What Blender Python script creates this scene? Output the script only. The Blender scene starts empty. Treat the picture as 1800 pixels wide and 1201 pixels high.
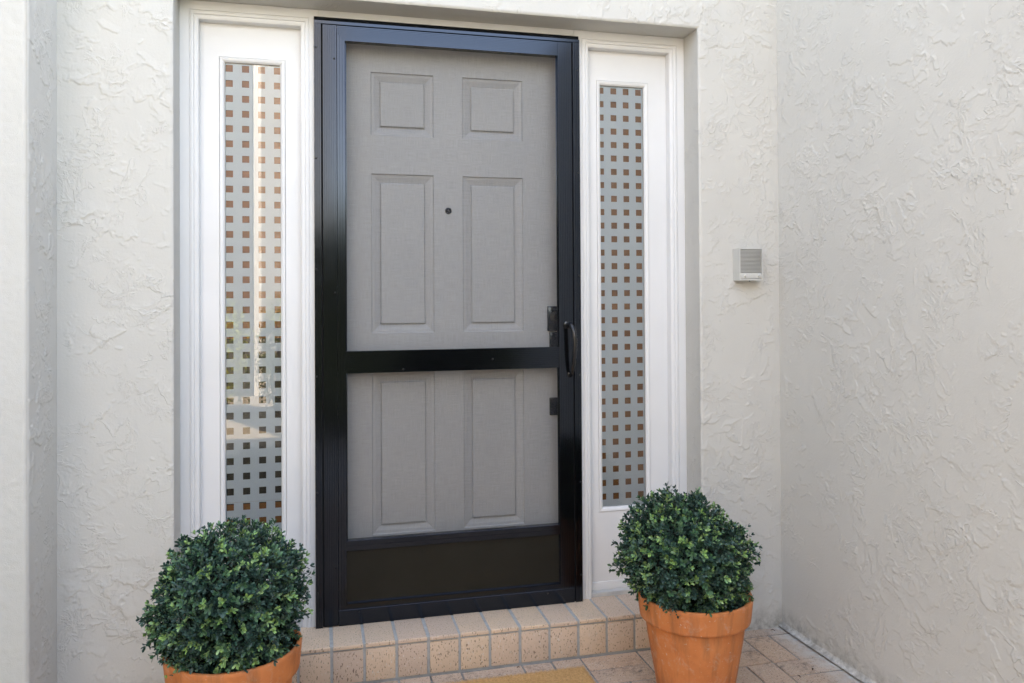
import bpy, bmesh, math, random
import numpy as np
from mathutils import Vector, Matrix

# ------------------------------------------------------------------ camera, sky, sun, exposure
scene = bpy.context.scene
COL = scene.collection
R = math.radians

CAM = dict(f=1394.76, yaw=0.240692, pitch=0.0090844, roll=-0.0057435, cy=510.34,
           loc=(0.0085972, -2.7842414, 1.120845))
cd = bpy.data.cameras.new('camera'); cam = bpy.data.objects.new('camera', cd); COL.objects.link(cam)
cd.sensor_fit = 'HORIZONTAL'; cd.sensor_width = 36.0
cd.lens = 36.0*CAM['f']/1800.0
cd.shift_y = -(600.5-CAM['cy'])/1800.0
cd.clip_start = 0.02; cd.clip_end = 600
def _cam_axes():
    y, p, r = CAM['yaw'], CAM['pitch'], CAM['roll']
    f = np.array([math.sin(y), math.cos(y), 0]); rt = np.array([math.cos(y), -math.sin(y), 0]); u = np.array([0, 0, 1.0])
    f2 = math.cos(p)*f+math.sin(p)*u; u2 = -math.sin(p)*f+math.cos(p)*u
    r3 = math.cos(r)*rt+math.sin(r)*u2; u3 = -math.sin(r)*rt+math.cos(r)*u2
    return r3, u3, f2
r3, u3, f2 = _cam_axes()
M = Matrix(((r3[0], u3[0], -f2[0], CAM['loc'][0]), (r3[1], u3[1], -f2[1], CAM['loc'][1]),
            (r3[2], u3[2], -f2[2], CAM['loc'][2]), (0, 0, 0, 1)))
cam.matrix_world = M
scene.camera = cam

SUN_AZ = 25.0      # degrees from +y (behind the house) towards +x
SUN_EL = 45.0
world = bpy.data.worlds.new('World'); scene.world = world; world.use_nodes = True
wn = world.node_tree.nodes; wl = world.node_tree.links
bg = wn['Background']
sky = wn.new('ShaderNodeTexSky'); sky.sky_type = 'NISHITA'; sky.sun_disc = False
sky.sun_elevation = R(SUN_EL); sky.sun_rotation = R(SUN_AZ)
sky.air_density = 1.0; sky.dust_density = 0.35; sky.ozone_density = 2.0
hs = wn.new('ShaderNodeHueSaturation'); hs.inputs['Saturation'].default_value = 0.95
wl.new(sky.outputs[0], hs.inputs['Color']); wl.new(hs.outputs[0], bg.inputs[0])
bg.inputs[1].default_value = 0.15
sd = bpy.data.lights.new('sun', 'SUN'); sun = bpy.data.objects.new('sun', sd); COL.objects.link(sun)
sd.energy = 3.5; sd.angle = R(0.53); sd.color = (1.0, 0.95, 0.88)
sdir = Vector((math.sin(R(SUN_AZ))*math.cos(R(SUN_EL)), math.cos(R(SUN_AZ))*math.cos(R(SUN_EL)), math.sin(R(SUN_EL))))
sun.rotation_euler = sdir.to_track_quat('Z', 'Y').to_euler()
vs = scene.view_settings
vs.view_transform = 'Standard'; vs.look = 'None'; vs.exposure = 3.38
vs.use_white_balance = True; vs.white_balance_temperature = 9900; vs.white_balance_tint = 16; vs.gamma = 1.0; vs.use_curve_mapping = False
scene.cycles.use_denoising = True
scene.cycles.max_bounces = 8; scene.cycles.diffuse_bounces = 3; scene.cycles.use_adaptive_sampling = True; scene.cycles.adaptive_threshold = 0.015; scene.cycles.transparent_max_bounces = 12
scene.cycles.caustics_reflective = False; scene.cycles.caustics_refractive = False

rng = np.random.default_rng(7); random.seed(7)

# ------------------------------------------------------------------ helpers
def tag(o, label=None, cat=None, group=None, kind=None):
    if label: o['label'] = label
    if cat: o['category'] = cat
    if group: o['group'] = group
    if kind: o['kind'] = kind
    elif cat: o['kind'] = 'thing'
    return o
def empty(name, loc=(0, 0, 0)):
    o = bpy.data.objects.new(name, None); COL.objects.link(o); o.location = loc; o.empty_display_size = 0.05
    return o
def link(name, me, mat, parent=None, smooth=False):
    o = bpy.data.objects.new(name, me); COL.objects.link(o)
    if mat is not None and len(me.materials) == 0:
        for m in (mat if isinstance(mat, (list, tuple)) else [mat]): me.materials.append(m)
    if smooth: me.polygons.foreach_set('use_smooth', [True]*len(me.polygons))
    if parent is not None:
        o.parent = parent
        o.location = -Vector(parent_world(parent))
    return o
def parent_world(p):
    v = Vector((0, 0, 0))
    while p is not None:
        v += p.location; p = p.parent
    return v
def pydata(name, verts, faces):
    me = bpy.data.meshes.new(name); me.from_pydata([tuple(v) for v in verts], [], faces); me.update(); return me
def fast_mesh(name, V, Q):
    V = np.asarray(V, np.float32); Q = np.asarray(Q, np.int32)
    me = bpy.data.meshes.new(name)
    k = Q.shape[1]
    me.vertices.add(len(V)); me.vertices.foreach_set('co', V.ravel())
    me.loops.add(Q.size); me.loops.foreach_set('vertex_index', Q.ravel())
    me.polygons.add(len(Q)); me.polygons.foreach_set('loop_start', np.arange(len(Q), dtype=np.int32)*k)
    me.update(calc_edges=True); me.validate(); return me
def bm_mesh(bm, name):
    bmesh.ops.recalc_face_normals(bm, faces=bm.faces)
    me = bpy.data.meshes.new(name); bm.to_mesh(me); bm.free(); return me
def add_box(bm, x0, x1, y0, y1, z0, z1):
    vs_ = [bm.verts.new(p) for p in ((x0, y0, z0), (x1, y0, z0), (x1, y1, z0), (x0, y1, z0), (x0, y0, z1), (x1, y0, z1), (x1, y1, z1), (x0, y1, z1))]
    for f in ((0, 3, 2, 1), (4, 5, 6, 7), (0, 1, 5, 4), (1, 2, 6, 5), (2, 3, 7, 6), (3, 0, 4, 7)): bm.faces.new([vs_[i] for i in f])
def box(name, x0, x1, y0, y1, z0, z1, mat, parent=None, bevel=0.0015, seg=2):
    bm = bmesh.new(); add_box(bm, x0, x1, y0, y1, z0, z1)
    if bevel: bmesh.ops.bevel(bm, geom=list(bm.edges), offset=bevel, segments=seg, affect='EDGES', profile=0.6)
    o = link(name, bm_mesh(bm, name), mat, parent)
    if bevel: o.data.polygons.foreach_set('use_smooth', [True]*len(o.data.polygons)); o.data.set_sharp_from_angle(angle=R(40))
    return o
def lathe(name, prof, mat, parent=None, seg=64, axis='Z', center=(0, 0, 0), closed=True, jitter=0):
    """prof: list of (radius, height); revolved round axis through center"""
    V = []; F = []
    n = len(prof)
    for i in range(seg):
        a = 2*math.pi*i/seg
        for (r, h) in prof:
            if axis == 'Z': p = (r*math.cos(a), r*math.sin(a), h)
            else: p = (r*math.cos(a), -h, r*math.sin(a))     # axis -Y (towards the viewer)
            V.append((p[0]+center[0], p[1]+center[1], p[2]+center[2]))
    for i in range(seg):
        j = (i+1) % seg
        for k in range(n-1): F.append((i*n+k, j*n+k, j*n+k+1, i*n+k+1))
    bm = bmesh.new(); vv = [bm.verts.new(v) for v in V]
    for f in F:
        bm.faces.new([vv[i] for i in f])
    bmesh.ops.remove_doubles(bm, verts=bm.verts, dist=1e-6)
    me = bm_mesh(bm, name)
    o = link(name, me, mat, parent, smooth=True); me.set_sharp_from_angle(angle=R(45)); return o
def sweep(name, pts, rad, mat, parent=None, seg=12, squash=1.0):
    pts = [Vector(p) for p in pts]; V = []; F = []
    n = len(pts); up = Vector((1, 0, 0))
    for i, p in enumerate(pts):
        t = (pts[min(i+1, n-1)]-pts[max(i-1, 0)]).normalized()
        a = up-t*up.dot(t); a.normalize(); b = t.cross(a)
        for k in range(seg):
            w = 2*math.pi*k/seg
            V.append(p+(a*math.cos(w)+b*math.sin(w)*squash)*rad[i])
    for i in range(n-1):
        for k in range(seg):
            l = (k+1) % seg; F.append((i*seg+k, i*seg+l, (i+1)*seg+l, (i+1)*seg+k))
    F.append(tuple(range(seg))[::-1]); F.append(tuple((n-1)*seg+k for k in range(seg)))
    bm = bmesh.new(); vv = [bm.verts.new(v) for v in V]
    for f in F: bm.faces.new([vv[i] for i in f])
    return link(name, bm_mesh(bm, name), mat, parent, smooth=True)
def extrude_v(name, prof, z0, z1, mat, parent=None, yb=0.02):
    """prof: [(x,y)] front outline left to right, run vertically; z0/z1 may be functions of x"""
    fz0 = z0 if callable(z0) else (lambda x: z0); fz1 = z1 if callable(z1) else (lambda x: z1)
    P = [(prof[0][0], yb)]+list(prof)+[(prof[-1][0], yb)]
    n = len(P); V = [(x, y, fz0(x)) for x, y in P]+[(x, y, fz1(x)) for x, y in P]
    F = [(i, i+1, n+i+1, n+i) for i in range(n-1)]+[(n-1, 0, n, 2*n-1), tuple(range(n))[::-1], tuple(range(n, 2*n))]
    bm = bmesh.new(); vv = [bm.verts.new(v) for v in V]
    for f in F: bm.faces.new([vv[i] for i in f])
    return link(name, bm_mesh(bm, name), mat, parent)
def extrude_h(name, prof, x0, x1, mat, parent=None, yb=0.02):
    """prof: [(z,y)] bottom to top, run along x"""
    fx0 = x0 if callable(x0) else (lambda z: x0); fx1 = x1 if callable(x1) else (lambda z: x1)
    P = [(prof[0][0], yb)]+list(prof)+[(prof[-1][0], yb)]
    n = len(P); V = [(fx0(z), y, z) for z, y in P]+[(fx1(z), y, z) for z, y in P]
    F = [(i, i+1, n+i+1, n+i) for i in range(n-1)]+[(n-1, 0, n, 2*n-1), tuple(range(n))[::-1], tuple(range(n, 2*n))]
    bm = bmesh.new(); vv = [bm.verts.new(v) for v in V]
    for f in F: bm.faces.new([vv[i] for i in f])
    return link(name, bm_mesh(bm, name), mat, parent)
def flutes(a, b, y, n, depth=0.0012, w=0.35):
    """flat run from a to b at depth y with n narrow grooves"""
    out = [(a, y+0.0008), (a+0.0008, y)]
    p = (b-a)/(n+1)
    for i in range(1, n+1):
        c = a+p*i; h = p*w/2
        out += [(c-h, y), (c-h*0.5, y+depth), (c+h*0.5, y+depth), (c+h, y)]
    out += [(b-0.0008, y), (b, y+0.0008)]
    return out

# ------------------------------------------------------------------ materials
class N:
    def __init__(s, name):
        s.m = bpy.data.materials.new(name); s.m.use_nodes = True
        s.t = s.m.node_tree; s.b = s.t.nodes['Principled BSDF']; s.out = s.t.nodes['Material Output']
    def n(s, typ, **kw):
        nd = s.t.nodes.new('ShaderNode'+typ)
        for k, v in kw.items():
            if k.startswith('_'): setattr(nd, k[1:], v)
            else: nd.inputs[k.replace('_', ' ')].default_value = v
        return nd
    def l(s, a, b): s.t.links.new(a, b)
    def coord(s, which='Object', scale=(1, 1, 1)):
        c = s.n('TexCoord'); mp = s.n('Mapping'); mp.inputs['Scale'].default_value = scale
        s.l(c.outputs[which], mp.inputs[0]); return mp.outputs[0]
    def pos(s, scale=(1, 1, 1)):
        c = s.n('NewGeometry'); mp = s.n('Mapping'); mp.inputs['Scale'].default_value = scale
        s.l(c.outputs['Position'], mp.inputs[0]); return mp.outputs[0]
    def noise(s, vec, scale, detail=4, rough=0.55, dist=0):
        nd = s.n('TexNoise', Scale=scale, Detail=detail, Roughness=rough, Distortion=dist); s.l(vec, nd.inputs['Vector']); return nd.outputs['Fac']
    def ramp(s, fac, stops):
        nd = s.n('ValToRGB'); e = nd.color_ramp.elements
        while len(e) > 1: e.remove(e[-1])
        e[0].position = stops[0][0]; e[0].color = c4(stops[0][1])
        for p, c in stops[1:]:
            k = e.new(p); k.color = c4(c)
        s.l(fac, nd.inputs[0]); return nd.outputs[0]
    def mix(s, fac, a, b, blend='MIX'):
        nd = s.n('Mix'); nd.data_type = 'RGBA'; nd.blend_type = blend
        for src, k in ((fac, 0), (a, 6), (b, 7)):
            if hasattr(src, 'is_linked') or hasattr(src, 'links'): s.l(src, nd.inputs[k])
            else: nd.inputs[k].default_value = src if k == 0 else c4(src)
        return nd.outputs[2]
    def math(s, op, a, b=None):
        nd = s.n('Math'); nd.operation = op
        for i, v in enumerate((a, b)):
            if v is None: continue
            if hasattr(v, 'links'): s.l(v, nd.inputs[i])
            else: nd.inputs[i].default_value = v
        return nd.outputs[0]
    def bump(s, h, strength=0.3, dist=0.001, prev=None):
        nd = s.n('Bump', Strength=strength, Distance=dist); s.l(h, nd.inputs['Height'])
        if prev is not None: s.l(prev, nd.inputs['Normal'])
        s.l(nd.outputs[0], s.b.inputs['Normal']); return nd.outputs[0]
    def set(s, color=None, rough=None, **kw):
        if color is not None:
            if hasattr(color, 'links'): s.l(color, s.b.inputs['Base Color'])
            else: s.b.inputs['Base Color'].default_value = c4(color)
        if rough is not None:
            if hasattr(rough, 'links'): s.l(rough, s.b.inputs['Roughness'])
            else: s.b.inputs['Roughness'].default_value = rough
        for k, v in kw.items(): s.b.inputs[k.replace('_', ' ')].default_value = v
        return s
def c4(c): return (c[0], c[1], c[2], 1.0) if len(c) == 3 else tuple(c)

def mat_stucco(name, col, fine=0.35, lines=True):
    m = N(name); p = m.pos()
    v = m.noise(p, 2.2, 5, 0.6)
    c = m.ramp(v, [(0.3, tuple(x*0.955 for x in col)), (0.7, tuple(min(1, x*1.03) for x in col))])
    sp = m.noise(p, 70, 2, 0.5)
    spk = m.ramp(sp, [(0.80, (0, 0, 0)), (0.86, (1, 1, 1))])
    c = m.mix(m.math('MULTIPLY', spk, 0.55), c, (0.09, 0.075, 0.06))
    sep = m.n('SeparateXYZ'); m.l(p, sep.inputs[0])
    ft = m.n('MapRange'); m.l(sep.outputs[2], ft.inputs[0]); ft.inputs[1].default_value = -0.04; ft.inputs[2].default_value = -0.13
    gr = m.ramp(m.noise(p, 28, 6, 0.7), [(0.38, (0, 0, 0)), (0.62, (1, 1, 1))])
    c = m.mix(m.math('MULTIPLY', m.math('MULTIPLY', ft.outputs[0], gr), 0.75), c, (0.16, 0.145, 0.12))
    m.set(c, 0.85, Specular_IOR_Level=0.25)
    h = m.noise(p, 420, 1, 0.6); b = m.bump(h, fine, 0.0007)
    h2 = m.noise(p, 120, 2, 0.6); b = m.bump(h2, 0.3, 0.0016, b)
    if lines:
        for sc_, off, wd in ((7.5, 0.0, 0.010), (15.0, 4.0, 0.014)):
            mp = m.n('Mapping'); mp.inputs['Location'].default_value = (off, off*0.7, off*1.3); m.l(p, mp.inputs[0])
            nn = m.noise(mp.outputs[0], sc_, 4, 0.62, 0.5)
            st = m.ramp(nn, [(0.5-wd, (0, 0, 0)), (0.5, (1, 1, 1)), (0.5+wd*5, (0.25, 0.25, 0.25)), (0.5+wd*9, (0, 0, 0))])
            mk = m.ramp(m.noise(mp.outputs[0], sc_*0.6, 1, 0.6), [(0.52, (0, 0, 0)), (0.60, (1, 1, 1))])
            b = m.bump(m.math('MULTIPLY', st, mk), 0.68, 0.0022, b)
    return m.m
M_ST = mat_stucco('stucco_paint', (0.60, 0.58, 0.535))
M_ST2 = mat_stucco('stucco_paint_fine', (0.60, 0.583, 0.545), 0.8, False)

def mat_white():
    m = N('white_trim_paint'); p = m.pos()
    v = m.noise(p, 3.0, 4, 0.6); c = m.ramp(v, [(0.3, (0.72, 0.715, 0.705)), (0.7, (0.77, 0.765, 0.755))])
    d = m.noise(p, 26, 6, 0.7); dirt = m.ramp(d, [(0.66, (0, 0, 0)), (0.78, (1, 1, 1))])
    c = m.mix(m.math('MULTIPLY', dirt, 0.10), c, (0.32, 0.29, 0.25))
    m.set(c, 0.42)
    g = m.noise(m.pos((160, 160, 7)), 1.0, 3, 0.6); m.bump(g, 0.10, 0.0006)
    return m.m
M_WH = mat_white()
def mat_black():
    m = N('black_enamel'); p = m.pos()
    v = m.noise(p, 5, 4, 0.6); c = m.ramp(v, [(0.3, (0.0022, 0.0022, 0.0024)), (0.75, (0.004, 0.004, 0.0043))])
    d = m.noise(p, 260, 2, 0.5); sp = m.ramp(d, [(0.76, (0, 0, 0)), (0.82, (1, 1, 1))])
    c = m.mix(m.math('MULTIPLY', sp, 0.10), c, (0.25, 0.25, 0.24))
    r = m.noise(p, 14, 4, 0.6); rr = m.n('MapRange'); m.l(r, rr.inputs[0]); rr.inputs[3].default_value = 0.09; rr.inputs[4].default_value = 0.17
    m.set(c, rr.outputs[0], IOR=1.62, Specular_Tint=(0.62, 0.76, 1.0, 1.0))  # blue of the reflected sky is put into the specular tint
    h = m.noise(p, 45, 5, 0.65); m.bump(h, 0.05, 0.0008)
    return m.m
M_BK = mat_black()
M_GAP = N('gasket_rubber').set((0.004, 0.004, 0.004), 0.8).m
M_HDL = N('black_handle_metal').set((0.012, 0.012, 0.013), 0.16).m
M_BRZ = N('aged_bronze').set((0.09, 0.075, 0.055), 0.28, Metallic=0.9).m
M_SCR = N('screw_metal').set((0.03, 0.03, 0.03), 0.35, Metallic=0.6).m
def mat_kick():
    m = N('kick_plate_metal'); p = m.pos(); v = m.noise(p, 7, 5, 0.6)
    c = m.ramp(v, [(0.3, (0.0135, 0.0130, 0.0098)), (0.7, (0.018, 0.0170, 0.0132))])
    d = m.noise(p, 60, 4, 0.7); sp = m.ramp(d, [(0.66, (0, 0, 0)), (0.8, (1, 1, 1))]); c = m.mix(m.math('MULTIPLY', sp, 0.08), c, (0.2, 0.19, 0.17))
    m.set(c, 0.38, IOR=1.33); return m.m
M_KICK = mat_kick()
def mat_door():
    m = N('grey_door_paint'); p = m.pos(); v = m.noise(p, 2.5, 5, 0.6)
    c = m.ramp(v, [(0.3, (0.395, 0.388, 0.378)), (0.7, (0.425, 0.417, 0.406))])
    d = m.noise(m.pos((28, 28, 130)), 1.0, 3, 0.6); sc = m.ramp(d, [(0.74, (0, 0, 0)), (0.78, (1, 1, 1))]); c = m.mix(m.math('MULTIPLY', sc, 0.25), c, (0.2, 0.19, 0.19))
    m.set(c, 0.5)
    h = m.noise(m.pos((190, 190, 9)), 1.0, 3, 0.6); m.bump(h, 0.06, 0.0006); return m.m
M_DOOR = mat_door()
def mat_screen():
    m = N('insect_screen'); m.t.nodes.remove(m.b)
    p = m.pos()
    a = m.noise(m.pos((560, 1, 20)), 1.0, 2, 0.5); b = m.noise(m.pos((20, 1, 560)), 1.0, 2, 0.5)
    s_ = m.math('ADD', a, b)
    mr = m.n('MapRange'); m.l(s_, mr.inputs[0]); mr.inputs[1].default_value = 0.6; mr.inputs[2].default_value = 1.4; mr.inputs[3].default_value = 0.15; mr.inputs[4].default_value = 0.35
    tr = m.n('BsdfTransparent'); df = m.n('BsdfDiffuse', Color=(0.075, 0.075, 0.08, 1))
    mx = m.n('MixShader'); m.l(mr.outputs[0], mx.inputs[0]); m.l(tr.outputs[0], mx.inputs[1]); m.l(df.outputs[0], mx.inputs[2]); m.l(mx.outputs[0], m.out.inputs[0])
    return m.m
M_SCREEN = mat_screen()
def mat_glass():
    m = N('window_glass'); m.t.nodes.remove(m.b)
    tr = m.n('BsdfTransparent', Color=(0.985, 0.992, 0.99, 1)); gl = m.n('BsdfGlossy', Roughness=0.0); fr = m.n('Fresnel', IOR=1.5)
    nz = m.noise(m.pos(), 3.5, 2, 0.5); bp = m.n('Bump', Strength=0.0012, Distance=0.004); m.l(nz, bp.inputs['Height']); m.l(bp.outputs[0], gl.inputs['Normal'])
    mx = m.n('MixShader'); m.l(fr.outputs[0], mx.inputs[0]); m.l(tr.outputs[0], mx.inputs[1]); m.l(gl.outputs[0], mx.inputs[2]); m.l(mx.outputs[0], m.out.inputs[0])
    return m.m
M_GLASS = mat_glass()
def mat_film():
    m = N('frosted_film'); p = m.pos(); v = m.noise(p, 5, 5, 0.65)
    c = m.ramp(v, [(0.3, (0.51, 0.58, 0.64)), (0.7, (0.58, 0.65, 0.71))]); m.set(c, 0.55); return m.m
M_FILM = mat_film()
def mat_wood(name, a, b):
    m = N(name); v = m.noise(m.pos((6, 6, 60)), 1.0, 5, 0.6); m.set(m.ramp(v, [(0.3, a), (0.7, b)]), 0.5); return m.m
M_WOOD = mat_wood('interior_wood', (0.20, 0.048, 0.007), (0.29, 0.080, 0.015))
M_WOOD2 = mat_wood('interior_wood_brown', (0.19, 0.065, 0.014), (0.27, 0.10, 0.026))
M_WDARK = mat_wood('interior_dark_cabinet', (0.02, 0.015, 0.011), (0.05, 0.033, 0.022))

def mat_brick(name, cols, spray=False, dirt=0.2):
    m = N(name); p = m.pos()
    oi = m.n('ObjectInfo')
    base = m.ramp(oi.outputs['Random'], cols)
    # shift the grain from brick to brick
    add = m.n('VectorMath'); add.operation = 'ADD'; sc = m.n('VectorMath'); sc.operation = 'SCALE'; sc.inputs['Scale'].default_value = 13.0
    cmb = m.n('CombineXYZ'); m.l(oi.outputs['Random'], cmb.inputs[0]); m.l(oi.outputs['Random'], cmb.inputs[1]); m.l(cmb.outputs[0], sc.inputs[0])
    m.l(p, add.inputs[0]); m.l(sc.outputs[0], add.inputs[1]); q = add.outputs[0]
    big = m.noise(q, 14, 5, 0.65)
    c = m.mix(m.ramp(big, [(0.35, (0, 0, 0)), (0.7, (0.45, 0.45, 0.45))]), base, (0.60, 0.455, 0.35))
    st = m.n('Mapping'); st.inputs['Scale'].default_value = (1, 1, 0.45); m.l(q, st.inputs[0])
    pit = m.noise(st.outputs[0], 230, 2, 0.5); pm = m.ramp(pit, [(0.605, (0, 0, 0)), (0.66, (1, 1, 1))])
    fle = m.n('Mapping'); fle.inputs['Scale'].default_value = (1, 1, 0.5); fle.inputs['Location'].default_value = (5, 3, 2); m.l(q, fle.inputs[0])
    fl = m.noise(fle.outputs[0], 190, 2, 0.5); fm = m.ramp(fl, [(0.655, (0, 0, 0)), (0.70, (1, 1, 1))])
    c = m.mix(m.math('MULTIPLY', pm, 0.75), c, (0.13, 0.075, 0.05))
    c = m.mix(m.math('MULTIPLY', fm, 0.6), c, (0.70, 0.66, 0.60))
    if dirt:
        dn = m.noise(p, 9, 6, 0.7); dm = m.ramp(dn, [(0.50, (0, 0, 0)), (0.68, (1, 1, 1))]); dk = m.noise(p, 55, 5, 0.7); dm2 = m.ramp(dk, [(0.45, (0, 0, 0)), (0.62, (1, 1, 1))])
        c = m.mix(m.math('MULTIPLY', m.math('MULTIPLY', dm, dm2), dirt), c, (0.055, 0.05, 0.045))
    if spray:   # old paint overspray along the wall foot
        sep = m.n('SeparateXYZ'); m.l(p, sep.inputs[0])
        e = m.n('MapRange'); m.l(sep.outputs[0], e.inputs[0]); e.inputs[1].default_value = 1.615; e.inputs[2].default_value = 1.70
        nn = m.noise(p, 30, 4, 0.6); f = m.math('MULTIPLY', e.outputs[0], m.ramp(nn, [(0.35, (0.3, 0.3, 0.3)), (0.6, (1, 1, 1))]))
        c = m.mix(f, c, (0.58, 0.565, 0.53))
    m.set(c, 0.8)
    h = m.noise(q, 160, 4, 0.65); b = m.bump(h, 0.35, 0.0012)
    ph = m.math('MULTIPLY', pm, -1.0); m.bump(ph, 0.5, 0.0012, b)
    return m.m
M_BR_STEP = mat_brick('step_brick', [(0.0, (0.64, 0.46, 0.335)), (0.3, (0.73, 0.525, 0.365)), (0.6, (0.66, 0.475, 0.35)), (1.0, (0.58, 0.43, 0.335))], dirt=0.12)
M_BR_FLOOR = mat_brick('floor_paver', [(0.0, (0.47, 0.335, 0.25)), (0.3, (0.54, 0.365, 0.26)), (0.65, (0.50, 0.36, 0.275)), (1.0, (0.57, 0.365, 0.245))], spray=True, dirt=0.75)
def mat_mortar(name, a, b, dark):
    m = N(name); p = m.pos(); v = m.noise(p, 60, 5, 0.65); c = m.ramp(v, [(0.3, a), (0.7, b)])
    d = m.noise(p, 11, 5, 0.7); dm = m.ramp(d, [(0.42, (0, 0, 0)), (0.62, (1, 1, 1))]); c = m.mix(m.math('MULTIPLY', dm, dark), c, (0.05, 0.047, 0.042))
    m.set(c, 0.9); h = m.noise(p, 240, 4, 0.6); m.bump(h, 0.5, 0.0012); return m.m
M_MORT = mat_mortar('step_mortar', (0.36, 0.36, 0.35), (0.46, 0.46, 0.445), 0.15)
M_MORT2 = mat_mortar('floor_mortar', (0.24, 0.235, 0.225), (0.38, 0.37, 0.35), 0.75)
def mat_terra():
    m = N('terracotta'); p = m.coord('Object'); oi = m.n('ObjectInfo')
    add = m.n('VectorMath'); add.operation = 'ADD'; m.l(p, add.inputs[0]); m.l(oi.outputs['Location'], add.inputs[1]); q = add.outputs[0]
    v = m.noise(q, 9, 6, 0.65); c = m.ramp(v, [(0.25, (0.52, 0.148, 0.046)), (0.5, (0.66, 0.208, 0.068)), (0.75, (0.70, 0.25, 0.092))])
    w = m.noise(q, 22, 6, 0.75, 0.6); wm = m.ramp(w, [(0.54, (0, 0, 0)), (0.72, (1, 1, 1))]); c = m.mix(m.math('MULTIPLY', wm, 0.40), c, (0.62, 0.52, 0.44))
    w2 = m.noise(q, 75, 4, 0.7); wm2 = m.ramp(w2, [(0.63, (0, 0, 0)), (0.72, (1, 1, 1))]); c = m.mix(m.math('MULTIPLY', wm2, 0.6), c, (0.68, 0.62, 0.56))
    st = m.n('Mapping'); st.inputs['Scale'].default_value = (24, 24, 2.2); m.l(q, st.inputs[0])
    d = m.noise(st.outputs[0], 1.0, 5, 0.6); dm = m.ramp(d, [(0.50, (0, 0, 0)), (0.70, (1, 1, 1))]); c = m.mix(m.math('MULTIPLY', dm, 0.5), c, (0.17, 0.065, 0.03))
    m.set(c, 0.68); h = m.noise(q, 120, 4, 0.6); b = m.bump(h, 0.15, 0.0008)
    rg = m.n('Mapping'); rg.inputs['Scale'].default_value = (2, 2, 130); m.l(q, rg.inputs[0]); h2 = m.noise(rg.outputs[0], 1.0, 2, 0.5); m.bump(h2, 0.15, 0.001, b)
    return m.m
M_TERRA = mat_terra()
def mat_soil():
    m = N('potting_soil'); v = m.noise(m.pos(), 80, 6, 0.7); m.set(m.ramp(v, [(0.3, (0.008, 0.006, 0.004)), (0.7, (0.035, 0.024, 0.016))]), 0.95); m.bump(v, 1.0, 0.01); return m.m
M_SOIL = mat_soil()
def mat_leaf():
    m = N('boxwood_leaf'); at = m.n('Attribute'); at.attribute_name = 'tint'
    oi = m.n('ObjectInfo'); hsv = m.n('HueSaturation')
    mr = m.n('MapRange'); m.l(oi.outputs['Random'], mr.inputs[0]); mr.inputs[3].default_value = 0.8; mr.inputs[4].default_value = 1.25
    m.l(mr.outputs[0], hsv.inputs['Value']); m.l(at.outputs['Color'], hsv.inputs['Color'])
    m.set(hsv.outputs[0], 0.42, Specular_IOR_Level=0.4)
    return m.m
M_LEAF = mat_leaf()
M_TWIG = N('brown_twig').set((0.035, 0.022, 0.013), 0.8).m
def mat_coir():
    m = N('coir_fibre'); v = m.noise(m.pos(), 130, 4, 0.7); v2 = m.noise(m.pos(), 12, 4, 0.6)
    c = m.ramp(v, [(0.25, (0.42, 0.21, 0.075)), (0.55, (0.74, 0.405, 0.165)), (0.8, (0.84, 0.53, 0.27))])
    c = m.mix(m.ramp(v2, [(0.4, (0, 0, 0)), (0.7, (0.3, 0.3, 0.3))]), c, (0.58, 0.31, 0.10))
    m.set(c, 0.9); return m.m
M_COIR = mat_coir()
def mat_plain(name, a, b, scale, rough=0.7, bump=0.0):
    m = N(name); v = m.noise(m.pos(), scale, 5, 0.6); m.set(m.ramp(v, [(0.3, a), (0.7, b)]), rough)
    if bump: m.bump(v, bump, 0.01)
    return m.m
M_CONC = mat_plain('concrete', (0.38, 0.345, 0.295), (0.48, 0.44, 0.38), 2.5, 0.9, 0.2)
M_LAWN = mat_plain('lawn', (0.05, 0.085, 0.02), (0.10, 0.14, 0.04), 3.0, 0.95, 0.4)
M_ICOM = mat_plain('intercom_plastic', (0.56, 0.55, 0.51), (0.60, 0.59, 0.55), 8, 0.4)
M_ICDK = N('grille_recess').set((0.30, 0.29, 0.27), 0.8).m
M_SILL = mat_plain('concrete_sill', (0.44, 0.43, 0.41), (0.56, 0.55, 0.53), 20, 0.85, 0.2)

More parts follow.
